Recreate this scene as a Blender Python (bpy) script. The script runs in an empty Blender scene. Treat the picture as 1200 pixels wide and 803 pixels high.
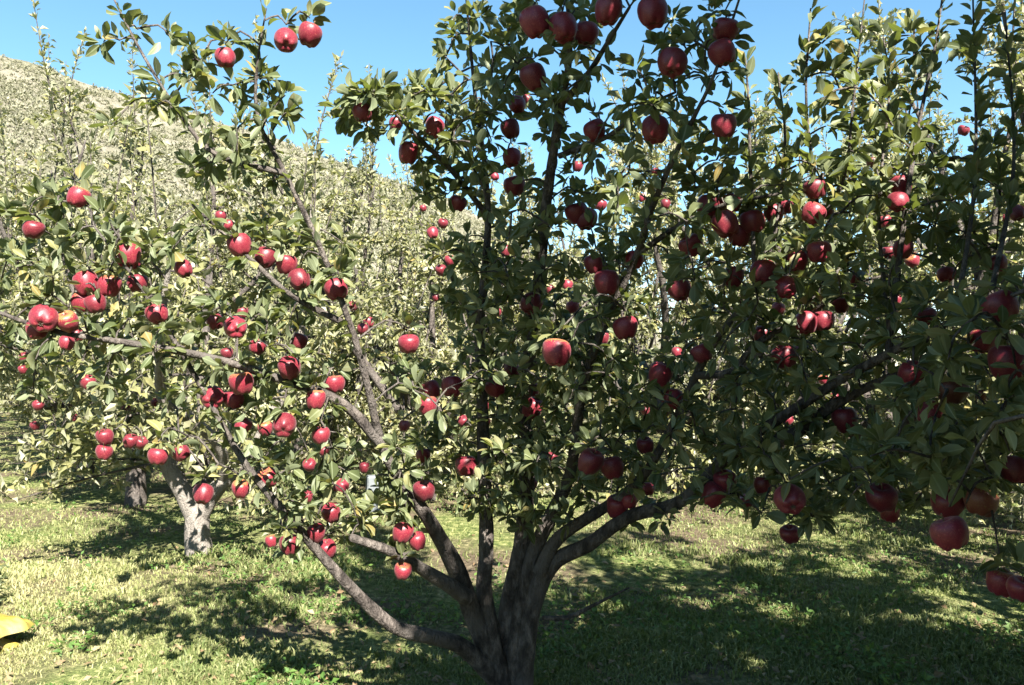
import bpy, math, random
import numpy as np
from mathutils import Vector, Matrix, Euler

rng = np.random.default_rng(11)
random.seed(11)
scene = bpy.context.scene
col = scene.collection

# ------------------------------------------------------------------ camera, sky, sun, exposure
F_PX, CX, CY = 942.0, 600.0, 401.5
CAM_H, PITCH = 1.5, math.radians(1.73)
cam_data = bpy.data.cameras.new("camera")
cam_data.sensor_width = 36.0
cam_data.lens = F_PX / 1200.0 * 36.0
cam_data.clip_start = 0.05
cam_data.clip_end = 3000.0
cam = bpy.data.objects.new("camera", cam_data)
cam.location = (0, 0, CAM_H)
cam.rotation_euler = (math.radians(90) + PITCH, 0, 0)
col.objects.link(cam)
scene.camera = cam

SUN_EL = math.radians(42.0)
SUN_AZ = math.radians(160.0)          # clockwise from +Y (the view direction), so behind and to the right
sun_from = Vector((math.sin(SUN_AZ) * math.cos(SUN_EL), math.cos(SUN_AZ) * math.cos(SUN_EL), math.sin(SUN_EL)))
world = bpy.data.worlds.new("World")
scene.world = world
world.use_nodes = True
wn = world.node_tree
sky = wn.nodes.new("ShaderNodeTexSky")
sky.sky_type = 'NISHITA'
sky.sun_disc = False
sky.sun_elevation = SUN_EL
sky.sun_rotation = SUN_AZ
sky.altitude = 1500
sky.air_density = 1.0
sky.dust_density = 0.4
sky.ozone_density = 1.0
bg = wn.nodes["Background"]
bg.inputs[1].default_value = 0.05
hs_ = wn.nodes.new("ShaderNodeHueSaturation")      # the deep cyan blue of mountain air
hs_.inputs["Hue"].default_value = 0.482
hs_.inputs["Saturation"].default_value = 1.12
wn.links.new(sky.outputs[0], hs_.inputs["Color"])
wn.links.new(hs_.outputs[0], bg.inputs[0])

sun_data = bpy.data.lights.new("sun", 'SUN')
sun_data.energy = 5.0
sun_data.angle = math.radians(0.5)
sun_data.color = (1.0, 0.95, 0.86)
sun = bpy.data.objects.new("sun", sun_data)
sun.rotation_euler = (-sun_from).to_track_quat('-Z', 'Y').to_euler()
col.objects.link(sun)

scene.view_settings.view_transform = 'Standard'
scene.view_settings.look = 'None'
scene.view_settings.exposure = 2.5
scene.view_settings.gamma = 1.0
scene.view_settings.use_curve_mapping = False
scene.cycles.max_bounces = 6
scene.cycles.diffuse_bounces = 3
scene.cycles.glossy_bounces = 2
scene.cycles.transmission_bounces = 3
scene.cycles.use_denoising = True

# ------------------------------------------------------------------ helpers
_cp, _sp = math.cos(PITCH), math.sin(PITCH)

def at(px, py, d):
    """World point seen at photo pixel (px, py), d metres in front of the camera."""
    x = (px - CX) / F_PX * d
    u = -(py - CY) / F_PX * d
    return np.array((x, d * _cp - u * _sp, CAM_H + d * _sp + u * _cp))

def project(P):
    P = np.asarray(P, float)
    y, z = P[..., 1], P[..., 2] - CAM_H
    d = y * _cp + z * _sp
    u = -y * _sp + z * _cp
    dd = np.where(np.abs(d) < 1e-4, 1e-4, d)
    return CX + F_PX * P[..., 0] / dd, CY - F_PX * u / dd, d

def unit(a):
    return a / np.maximum(np.linalg.norm(a, axis=-1, keepdims=True), 1e-9)

_lat = rng.random((256, 256))
def noise2(x, y, s=1.0, off=0.0):
    x = np.asarray(x, float) / s + off + 100.0
    y = np.asarray(y, float) / s + off * 1.7 + 100.0
    xi, yi = np.floor(x).astype(int), np.floor(y).astype(int)
    fx, fy = x - xi, y - yi
    fx, fy = fx * fx * (3 - 2 * fx), fy * fy * (3 - 2 * fy)
    a, b = _lat[xi % 256, yi % 256], _lat[(xi + 1) % 256, yi % 256]
    c, e = _lat[xi % 256, (yi + 1) % 256], _lat[(xi + 1) % 256, (yi + 1) % 256]
    return (a * (1 - fx) + b * fx) * (1 - fy) + (c * (1 - fx) + e * fx) * fy

def fbm(x, y, s, off=0.0, n=3):
    t, a, w = 0, 1.0, 0
    for i in range(n):
        t = t + a * noise2(x, y, s / 2 ** i, off + i * 7.3); w += a; a *= .5
    return t / w

def mesh_from(name, V, faces, mat=None, smooth=True, rnd=None):
    """faces: list of int arrays, each (n,3) or (n,4); rnd: one array per face list."""
    V = np.ascontiguousarray(V, dtype=np.float32)
    me = bpy.data.meshes.new(name)
    me.vertices.add(len(V)); me.vertices.foreach_set("co", V.ravel())
    faces = [np.asarray(f, np.int32) for f in faces if len(f)]
    nl = sum(f.size for f in faces); nf = sum(len(f) for f in faces)
    me.loops.add(nl); me.loops.foreach_set("vertex_index", np.concatenate([f.ravel() for f in faces]))
    tot = np.concatenate([np.full(len(f), f.shape[1], np.int32) for f in faces])
    st = np.concatenate([[0], np.cumsum(tot)[:-1]]).astype(np.int32)
    me.polygons.add(nf); me.polygons.foreach_set("loop_start", st); me.polygons.foreach_set("loop_total", tot)
    me.polygons.foreach_set("use_smooth", np.full(nf, smooth, bool))
    if rnd is not None:
        at_ = me.attributes.new("rnd", 'FLOAT', 'FACE')
        at_.data.foreach_set("value", np.concatenate(rnd).astype(np.float32))
    me.update(); me.validate()
    if mat: me.materials.append(mat)
    return me

def link(name, me, parent=None, loc=None):
    o = bpy.data.objects.new(name, me)
    col.objects.link(o)
    if parent is not None: o.parent = parent
    if loc is not None: o.location = loc
    return o

def tag(o, label=None, cat=None, group=None, kind=None):
    if label: o["label"] = label
    if cat: o["category"] = cat
    if group: o["group"] = group
    if kind: o["kind"] = kind
    return o

# ---- wood: every tube is (points, radii)
def smooth_path(pts, rad, step=0.06):
    pts = np.asarray(pts, float); rad = np.asarray(rad, float)
    P = np.vstack([2 * pts[0] - pts[1], pts, 2 * pts[-1] - pts[-2]])
    out, ro = [], []
    for i in range(len(pts) - 1):
        p0, p1, p2, p3 = P[i:i + 4]
        n = max(2, int(np.linalg.norm(p2 - p1) / step))
        t = (np.arange(n) / n)[:, None]
        out.append(.5 * (2 * p1 + (p2 - p0) * t + (2 * p0 - 5 * p1 + 4 * p2 - p3) * t ** 2 + (3 * p1 - p0 - 3 * p2 + p3) * t ** 3))
        ro.append(rad[i] + (rad[i + 1] - rad[i]) * t[:, 0])
    out.append(pts[-1:]); ro.append(rad[-1:])
    return np.vstack(out), np.concatenate(ro)

def tube_mesh(name, tubes, mat, sides=8, lump=0.0, parent=None, origin=None):
    if origin is not None: tubes = [(p - origin, r) for p, r in tubes]
    VV, FF, TT, base = [], [], [], 0
    for pts, rad in tubes:
        n = len(pts)
        T = unit(np.gradient(pts, axis=0))
        ref = np.array((0.31, 0.95, 0.05)) if abs(T.mean(0)[2]) > .6 else np.array((0.05, 0.1, 1.0))
        A = unit(np.cross(T, ref)); B = np.cross(T, A)
        ang = np.linspace(0, 2 * np.pi, sides, endpoint=False)
        r = rad[:, None] * np.ones(sides)
        if lump:
            s = np.cumsum(np.r_[0, np.linalg.norm(np.diff(pts, axis=0), axis=1)])
            k = rng.random() * 50
            for f1, f2, w in ((9, 1.0, 1.0), (23, 2.0, .6), (60, 3.0, .35)):
                r = r * (1 + lump * w * (noise2(s[:, None] * f1 + k, np.cos(ang)[None] * f2 + 3 + 0 * s[:, None], 1.0, k) +
                                         noise2(s[:, None] * f1 - k, np.sin(ang)[None] * f2 + 9 + 0 * s[:, None], 1.0, k) - 1.0))
        V = pts[:, None] + A[:, None] * (np.cos(ang)[None, :, None] * r[..., None]) + B[:, None] * (np.sin(ang)[None, :, None] * r[..., None])
        VV.append(V.reshape(-1, 3)); VV.append(pts[-1:] + T[-1:] * rad[-1] * .6)
        i = np.arange(n - 1)[:, None] * sides; j = np.arange(sides)[None]; j2 = (j + 1) % sides
        FF.append(np.stack([i + j, i + j2, i + sides + j2, i + sides + j], -1).reshape(-1, 4) + base)
        tip = n * sides
        TT.append(np.stack([(n - 1) * sides + j[0], (n - 1) * sides + j2[0], np.full(sides, tip)], -1) + base)
        base += n * sides + 1
    me = mesh_from(name, np.vstack(VV), [np.vstack(FF), np.vstack(TT)], mat)
    return link(name, me, parent)

# ---- leaves: arrays of base point, direction, normal, length
class Leaves:
    def __init__(self): self.P, self.D, self.N, self.L = [], [], [], []
    def add(self, P, D, N, L):
        self.P.append(np.atleast_2d(P)); self.D.append(np.atleast_2d(D)); self.N.append(np.atleast_2d(N)); self.L.append(np.atleast_1d(L))
    def arrays(self):
        return np.vstack(self.P), np.vstack(self.D), np.vstack(self.N), np.concatenate(self.L)

_TN = [0, .28, .56, .8, 1.0]
_WN = [.0, .175, .205, .135, 0]
def leaf_mesh(name, arr, mat, detail, parent=None, origin=None):
    P, D, N, L = arr
    if origin is not None: P = P - origin
    n = len(P)
    D = unit(D); S = unit(np.cross(D, N)); N = np.cross(S, D)
    curl = rng.normal(.2, .17, n); fold = rng.uniform(-.02, .26, n); wid = rng.uniform(.8, 1.2, n); twist = rng.normal(0, .16, n)
    def pt(t, s, side):
        # t along, s half-width (both in leaf lengths)
        h = -curl * t * t + fold * (s / .26) + side * twist * t
        return P + L[:, None] * (D * t + S * (side * s * wid)[:, None] + N * h[:, None])
    if detail == 2:
        mids = [pt(t, 0.0, 0) for t in _TN]
        Ls = [pt(_TN[i], _WN[i], -1) for i in (1, 2, 3)]
        Rs = [pt(_TN[i], _WN[i], 1) for i in (1, 2, 3)]
        V = np.stack(mids + Ls + Rs, 1)   # 11 verts
        k = 11
        q = np.array([[1, 2, 6, 5], [2, 3, 7, 6], [1, 8, 9, 2], [2, 9, 10, 3]])
        t = np.array([[0, 1, 5], [3, 4, 7], [0, 8, 1], [3, 10, 4]])
    elif detail == 1:
        V = np.stack([pt(0, 0, 0), pt(.5, 0, 0), pt(1, 0, 0), pt(.45, .24, -1), pt(.45, .24, 1)], 1)
        k = 5
        q = np.zeros((0, 4), int); t = np.array([[0, 1, 3], [1, 2, 3], [0, 4, 1], [1, 4, 2]])
    else:
        V = np.stack([pt(0, 0, 0), pt(1, 0, 0), pt(.45, .3, -1), pt(.45, .3, 1)], 1)
        k = 4
        q = np.zeros((0, 4), int); t = np.array([[0, 1, 2], [0, 3, 1]])
    off = (np.arange(n) * k)[:, None, None]
    r = rng.random(n)
    fs, rs = [], []
    for f in (q, t):
        if len(f):
            fs.append((f[None] + off).reshape(-1, f.shape[1])); rs.append(np.repeat(r, len(f)))
    me = mesh_from(name, V.reshape(-1, 3), fs, mat, smooth=(detail == 2), rnd=rs)
    if detail == 2:                              # where the midrib runs
        q = me.attributes.new("rib", 'FLOAT', 'POINT')
        q.data.foreach_set("value", np.tile(np.r_[np.ones(5), np.zeros(6)], n).astype(np.float32))
    return link(name, me, parent)

# ------------------------------------------------------------------ materials
def new_mat(name):
    m = bpy.data.materials.new(name); m.use_nodes = True
    nt = m.node_tree
    return m, nt, nt.nodes["Principled BSDF"], nt.nodes["Material Output"]

def ramp(nt, stops, fac=None, interp='LINEAR'):
    r = nt.nodes.new("ShaderNodeValToRGB"); r.color_ramp.interpolation = interp
    e = r.color_ramp.elements
    while len(e) > 1: e.remove(e[-1])
    e[0].position, e[0].color = stops[0][0], (*stops[0][1], 1)
    for p, c in stops[1:]:
        x = e.new(p); x.color = (*c, 1)
    if fac is not None: nt.links.new(fac, r.inputs[0])
    return r

def noise(nt, scale, detail=4, vec=None, rough=.55):
    n = nt.nodes.new("ShaderNodeTexNoise"); n.inputs["Scale"].default_value = scale
    n.inputs["Detail"].default_value = detail; n.inputs["Roughness"].default_value = rough
    if vec is not None: nt.links.new(vec, n.inputs["Vector"])
    return n

def mix(nt, a, b, fac, mode='MIX'):
    m = nt.nodes.new("ShaderNodeMix"); m.data_type = 'RGBA'; m.blend_type = mode
    for sock, v in ((m.inputs[6], a), (m.inputs[7], b), (m.inputs[0], fac)):
        if hasattr(v, "is_linked") or hasattr(v, "links"): nt.links.new(v, sock)
        elif isinstance(v, (int, float)): sock.default_value = v
        else: sock.default_value = (*v, 1)
    return m.outputs[2]

def leaf_material(name, stops, back, transl=.3, rough=.45, rib=False, spec=.35):
    m, nt, b, out = new_mat(name)
    a = nt.nodes.new("ShaderNodeAttribute"); a.attribute_name = "rnd"
    front = ramp(nt, stops, a.outputs["Fac"])
    geo = nt.nodes.new("ShaderNodeNewGeometry")
    n = noise(nt, 60, 2)
    fr = mix(nt, front.outputs[0], tuple(c * .7 for c in stops[len(stops) // 2][1]), n.outputs["Fac"])
    bk = mix(nt, front.outputs[0], back, .72)
    c = mix(nt, fr, bk, geo.outputs["Backfacing"])
    nt.links.new(c, b.inputs["Base Color"])
    b.inputs["Roughness"].default_value = rough
    b.inputs["Specular IOR Level"].default_value = spec
    if rib:
        ra = nt.nodes.new("ShaderNodeAttribute"); ra.attribute_name = "rib"
        rr = ramp(nt, [(.82, (0, 0, 0)), (.95, (.6, .6, .6))], ra.outputs["Fac"])
        c = mix(nt, c, tuple(min(1, x * 1.5) for x in back), rr.outputs[0])
        nt.links.new(c, b.inputs["Base Color"])
    tr = nt.nodes.new("ShaderNodeBsdfTranslucent")
    tc = mix(nt, front.outputs[0], (.30, .36, .04), .45)
    nt.links.new(tc, tr.inputs["Color"])
    ms = nt.nodes.new("ShaderNodeMixShader"); ms.inputs[0].default_value = transl
    nt.links.new(b.outputs[0], ms.inputs[1]); nt.links.new(tr.outputs[0], ms.inputs[2])
    nt.links.new(ms.outputs[0], out.inputs[0])
    return m

LEAF_SHADED = leaf_material("apple_leaf_shaded", [(0, (.02, .036, .014)), (.4, (.054, .074, .029)), (.78, (.125, .14, .062)), (.93, (.24, .22, .09)), (1, (.28, .18, .05))], (.155, .175, .105), transl=.3, rib=True, spec=.18)  # front tree's leaf, colour darkened to carry its shade
LEAF_LIT = leaf_material("apple_leaf_sunlit", [(0, (.06, .075, .028)), (.45, (.135, .145, .06)), (.8, (.23, .22, .10)), (.94, (.24, .22, .08)), (1, (.32, .21, .06))], (.34, .33, .23))  # same kind of leaf, paler: sunlight on the rows is in its colour
SCRUB = leaf_material("scrub_leaf", [(0, (.085, .09, .055)), (.5, (.165, .16, .10)), (1, (.25, .23, .16))], (.24, .23, .17), transl=.15, rough=.7)
GRASS = leaf_material("grass_blade", [(0, (.03, .065, .014)), (.35, (.075, .115, .028)), (.6, (.20, .225, .075)), (.8, (.34, .31, .15)), (1, (.42, .35, .21))], (.25, .25, .11), transl=.3, rough=.6)
WEED = leaf_material("weed_leaf", [(0, (.04, .09, .018)), (.6, (.07, .14, .025)), (1, (.13, .2, .05))], (.12, .17, .06), transl=.3, rough=.55)
LITTER = leaf_material("dry_leaf", [(0, (.10, .06, .03)), (.5, (.2, .135, .07)), (1, (.33, .26, .15))], (.28, .23, .15), transl=.1, rough=.7)

def bark_material(name, dark, mid, pale, patch):
    m, nt, b, out = new_mat(name)
    tc = nt.nodes.new("ShaderNodeTexCoord")
    mp = nt.nodes.new("ShaderNodeMapping"); mp.inputs["Scale"].default_value = (1, 1, .45)
    nt.links.new(tc.outputs["Object"], mp.inputs[0])
    n1 = noise(nt, 26, 6, mp.outputs[0], .65); n2 = noise(nt, 5, 3, tc.outputs["Object"]); n3 = noise(nt, 110, 3, mp.outputs[0])
    r = ramp(nt, [(.36, dark), (.5, mid), (.66, pale)], n1.outputs["Fac"])
    pr = ramp(nt, [(.48, (0, 0, 0)), (.62, (1, 1, 1))], n2.outputs["Fac"])
    c = mix(nt, r.outputs[0], patch, pr.outputs[0])
    c = mix(nt, c, (.5, .5, .5), .25, 'OVERLAY')
    nt.links.new(c, b.inputs["Base Color"]); b.inputs["Roughness"].default_value = .85
    b.inputs["Specular IOR Level"].default_value = .2
    add = nt.nodes.new("ShaderNodeMath"); add.operation = 'ADD'
    nt.links.new(n1.outputs["Fac"], add.inputs[0]); nt.links.new(n3.outputs["Fac"], add.inputs[1])
    bp = nt.nodes.new("ShaderNodeBump"); bp.inputs["Strength"].default_value = .9; bp.inputs["Distance"].default_value = .02
    nt.links.new(add.outputs[0], bp.inputs["Height"]); nt.links.new(bp.outputs[0], b.inputs["Normal"])
    return m

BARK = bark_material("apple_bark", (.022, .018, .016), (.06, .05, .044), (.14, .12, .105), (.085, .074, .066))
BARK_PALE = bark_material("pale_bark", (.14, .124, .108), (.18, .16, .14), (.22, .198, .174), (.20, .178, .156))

def apple_material(name, lo, hi, blush, blush_amt):
    m, nt, b, out = new_mat(name)
    tc = nt.nodes.new("ShaderNodeTexCoord"); oi = nt.nodes.new("ShaderNodeObjectInfo")
    mp = nt.nodes.new("ShaderNodeMapping"); mp.inputs["Scale"].default_value = (60, 60, 7)
    addv = nt.nodes.new("ShaderNodeVectorMath"); addv.operation = 'ADD'
    nt.links.new(tc.outputs["Object"], addv.inputs[0]); nt.links.new(oi.outputs["Random"], addv.inputs[1])
    nt.links.new(addv.outputs[0], mp.inputs[0])
    streak = noise(nt, 1.6, 3, mp.outputs[0])
    patch = noise(nt, 16, 2, addv.outputs[0])
    base = ramp(nt, [(.35, lo), (.65, hi)], streak.outputs["Fac"])
    pr = ramp(nt, [(.55, (0, 0, 0)), (.8, (blush_amt,) * 3)], patch.outputs["Fac"])
    c = mix(nt, base.outputs[0], blush, pr.outputs[0])
    hs = nt.nodes.new("ShaderNodeHueSaturation")
    vr = nt.nodes.new("ShaderNodeMapRange"); vr.inputs[3].default_value = .75; vr.inputs[4].default_value = 1.3
    nt.links.new(oi.outputs["Random"], vr.inputs[0]); nt.links.new(vr.outputs[0], hs.inputs["Value"]); nt.links.new(c, hs.inputs["Color"])
    sx = nt.nodes.new("ShaderNodeSeparateXYZ"); nt.links.new(tc.outputs["Object"], sx.inputs[0])
    up = nt.nodes.new("ShaderNodeMath"); up.operation = 'MULTIPLY_ADD'; up.inputs[1].default_value = 1.6; nt.links.new(sx.outputs[2], up.inputs[0]); nt.links.new(patch.outputs["Fac"], up.inputs[2])
    pw = nt.nodes.new("ShaderNodeMath"); pw.operation = 'MULTIPLY'; fl = ramp(nt, [(.93, (0, 0, 0)), (1.0, (.5,) * 3)], None); dv = nt.nodes.new("ShaderNodeMath"); dv.operation = 'MULTIPLY'; dv.inputs[1].default_value = .85
    nt.links.new(up.outputs[0], dv.inputs[0]); nt.links.new(dv.outputs[0], fl.inputs[0])
    rc = ramp(nt, [(.78, (0, 0, 0)), (.95, (1, 1, 1))], oi.outputs["Random"])
    nt.links.new(fl.outputs[0], pw.inputs[0]); nt.links.new(rc.outputs[0], pw.inputs[1])
    fc = mix(nt, hs.outputs[0], (.26, .17, .035), pw.outputs[0])
    vo = nt.nodes.new("ShaderNodeTexVoronoi"); vo.inputs["Scale"].default_value = 190
    nt.links.new(addv.outputs[0], vo.inputs["Vector"])
    dots = ramp(nt, [(.10, (.55, .55, .55)), (.2, (0, 0, 0))], vo.outputs["Distance"])
    c2 = mix(nt, fc, (.5, .25, .2), dots.outputs[0])
    nt.links.new(c2, b.inputs["Base Color"])
    rr = ramp(nt, [(.3, (.36,) * 3), (.7, (.52,) * 3)], patch.outputs["Fac"])
    nt.links.new(rr.outputs[0], b.inputs["Roughness"])
    b.inputs["Specular IOR Level"].default_value = .38
    b.inputs["Sheen Weight"].default_value = .08; b.inputs["Sheen Roughness"].default_value = .5
    b.inputs["Sheen Tint"].default_value = (1, .75, .8, 1)
    return m

APPLE = apple_material("apple_skin", (.068, .004, .010), (.15, .011, .022), (.26, .06, .045), .7)
APPLE_PALE = apple_material("apple_skin_blushed", (.06, .010, .008), (.10, .028, .012), (.11, .08, .025), .9)
def plain(name, c, rough=.7):
    m, nt, b, out = new_mat(name)
    tc = nt.nodes.new("ShaderNodeTexCoord"); n = noise(nt, 40, 4, tc.outputs["Object"])
    r = ramp(nt, [(.3, tuple(x * .65 for x in c)), (.7, tuple(min(1, x * 1.2) for x in c))], n.outputs["Fac"])
    nt.links.new(r.outputs[0], b.inputs["Base Color"]); b.inputs["Roughness"].default_value = rough
    return m
STALK = plain("apple_stalk", (.12, .075, .035))
CALYX = plain("apple_calyx", (.07, .05, .03))

# ------------------------------------------------------------------ ground
def ground_z(x, y):
    return (fbm(x, y, 2.6, 3.0) - .5) * .10 + (fbm(x, y, .5, 9.0, 2) - .5) * .035

def build_ground():
    # fine sheet near the camera that grows coarser outwards to the horizon
    g = np.r_[-np.geomspace(900, 14, 14), np.linspace(-13, 22, 260), np.geomspace(23, 900, 16)]
    gx = np.r_[-np.geomspace(900, 15, 14), np.linspace(-14, 14, 220), np.geomspace(15, 900, 14)]
    X, Y = np.meshgrid(gx, g)
    near = np.clip(1 - (np.hypot(X, Y - 6) - 14) / 12, 0, 1)
    Z = ground_z(X, Y) * near
    V = np.stack([X, Y, Z], -1).reshape(-1, 3)
    h, w = X.shape
    i = np.arange(h - 1)[:, None] * w + np.arange(w - 1)[None]
    Fq = np.stack([i, i + 1, i + w + 1, i + w], -1).reshape(-1, 4)
    m, nt, b, out = new_mat("orchard_soil")
    tc = nt.nodes.new("ShaderNodeTexCoord")
    n1 = noise(nt, .9, 6, tc.outputs["Object"]); n2 = noise(nt, 14, 5, tc.outputs["Object"], .7); n3 = noise(nt, 90, 3, tc.outputs["Object"])
    soil = ramp(nt, [(.3, (.05, .036, .024)), (.55, (.13, .10, .066)), (.75, (.30, .25, .16))], n2.outputs["Fac"])
    sward = ramp(nt, [(.32, (.03, .05, .013)), (.52, (.13, .155, .05)), (.68, (.36, .34, .15))], n2.outputs["Fac"])
    f = ramp(nt, [(.40, (0, 0, 0)), (.60, (1, 1, 1))], n1.outputs["Fac"])
    c = mix(nt, soil.outputs[0], sward.outputs[0], f.outputs[0])
    nt.links.new(c, b.inputs["Base Color"]); b.inputs["Roughness"].default_value = .95
    b.inputs["Specular IOR Level"].default_value = .1
    ad = nt.nodes.new("ShaderNodeMath"); ad.operation = 'ADD'
    nt.links.new(n2.outputs["Fac"], ad.inputs[0]); nt.links.new(n3.outputs["Fac"], ad.inputs[1])
    bp = nt.nodes.new("ShaderNodeBump"); bp.inputs["Strength"].default_value = 1; bp.inputs["Distance"].default_value = .03
    nt.links.new(ad.outputs[0], bp.inputs["Height"]); nt.links.new(bp.outputs[0], b.inputs["Normal"])
    tag(link("ground", mesh_from("ground", V, [Fq], m)), kind="structure")
build_ground()

# ------------------------------------------------------------------ the dry hill behind
def hill_z(a, r):
    """a: bearing in radians from +Y, negative to the left; r: metres from the orchard."""
    px = CX + F_PX * np.tan(np.clip(a, -1.1, 1.1))
    sky_y = np.interp(px, [-900, -300, 0, 150, 300, 430, 520, 640, 760, 900], [-60, 0, 56, 108, 160, 204, 232, 300, 380, 440])
    elev = (430 - sky_y) / F_PX * np.cos(a)
    ridge = np.maximum(elev * 150.0, 0) + 1.0
    t = np.clip((r - 34) / 116.0, 0, 1)
    z = ridge * t ** 1.12
    z = np.where(r > 150, ridge * np.clip(1 - (r - 150) / 160, 0, 1), z)
    x, y = r * np.sin(a), r * np.cos(a)
    return z + np.clip(t * 3, 0, 1) * ((fbm(x, y, 26, 5.) - .5) * 5 + (fbm(x, y, 5, 8.) - .5) * 1.4) * np.clip(ridge / 12, 0, 1) - .3

def build_hill():
    a = np.radians(np.linspace(-78, 30, 260)); r = np.r_[np.linspace(32, 150, 170), np.linspace(155, 310, 14)]
    A, R = np.meshgrid(a, r)
    V = np.stack([R * np.sin(A), R * np.cos(A), hill_z(A, R)], -1).reshape(-1, 3)
    h, w = A.shape
    i = np.arange(h - 1)[:, None] * w + np.arange(w - 1)[None]
    Fq = np.stack([i, i + 1, i + w + 1, i + w], -1).reshape(-1, 4)
    m, nt, b, out = new_mat("dry_hillside")
    tc = nt.nodes.new("ShaderNodeTexCoord")
    n1 = noise(nt, .12, 8, tc.outputs["Object"], .7); n2 = noise(nt, 1.2, 6, tc.outputs["Object"], .7)
    c1 = ramp(nt, [(.3, (.10, .092, .065)), (.5, (.165, .15, .115)), (.7, (.24, .215, .185))], n2.outputs["Fac"])
    c2 = ramp(nt, [(.42, (.09, .095, .055)), (.6, (.20, .18, .145))], n1.outputs["Fac"])
    c = mix(nt, c1.outputs[0], c2.outputs[0], .5)
    nt.links.new(c, b.inputs["Base Color"]); b.inputs["Roughness"].default_value = 1
    b.inputs["Specular IOR Level"].default_value = .05
    bp = nt.nodes.new("ShaderNodeBump"); bp.inputs["Strength"].default_value = 1; bp.inputs["Distance"].default_value = .6
    nt.links.new(n2.outputs["Fac"], bp.inputs["Height"]); nt.links.new(bp.outputs[0], b.inputs["Normal"])
    tag(link("hill", mesh_from("hill", V, [Fq], m)), kind="structure")
    # scrub on the slope
    n = 13000
    a = np.radians(rng.uniform(-40, 6, n)); r = 36 + 114 * rng.random(n) ** .8
    keep = rng.random(n) < .5 + 1.0 * fbm(r * np.sin(a), r * np.cos(a), 14, 2.) - .35 * np.clip((r - 120) / 30, 0, 1)
    a, r = a[keep], r[keep]
    C = np.stack([r * np.sin(a), r * np.cos(a), hill_z(a, r) - .1], -1)
    k = 26; sz = rng.uniform(.35, 1.1, len(C)) * (0.75 + .2 * (r < 70))
    L = Leaves()
    d = unit(rng.normal(size=(len(C), k, 3)) + np.array((0, -.15, .7)))
    P = C[:, None] + d * sz[:, None, None] * rng.uniform(.1, 1.0, (len(C), k, 1))
    L.add(P.reshape(-1, 3), (d + rng.normal(size=d.shape) * .6).reshape(-1, 3), rng.normal(size=(len(C) * k, 3)) + np.array((.2, -.6, .8)), np.repeat(sz, k) * rng.uniform(.35, .7, len(C) * k))
    tag(leaf_mesh("scrub", L.arrays(), SCRUB, 0), "pale dry scrub bushes covering the hillside behind the orchard", "scrub", kind="stuff")
build_hill()

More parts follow.
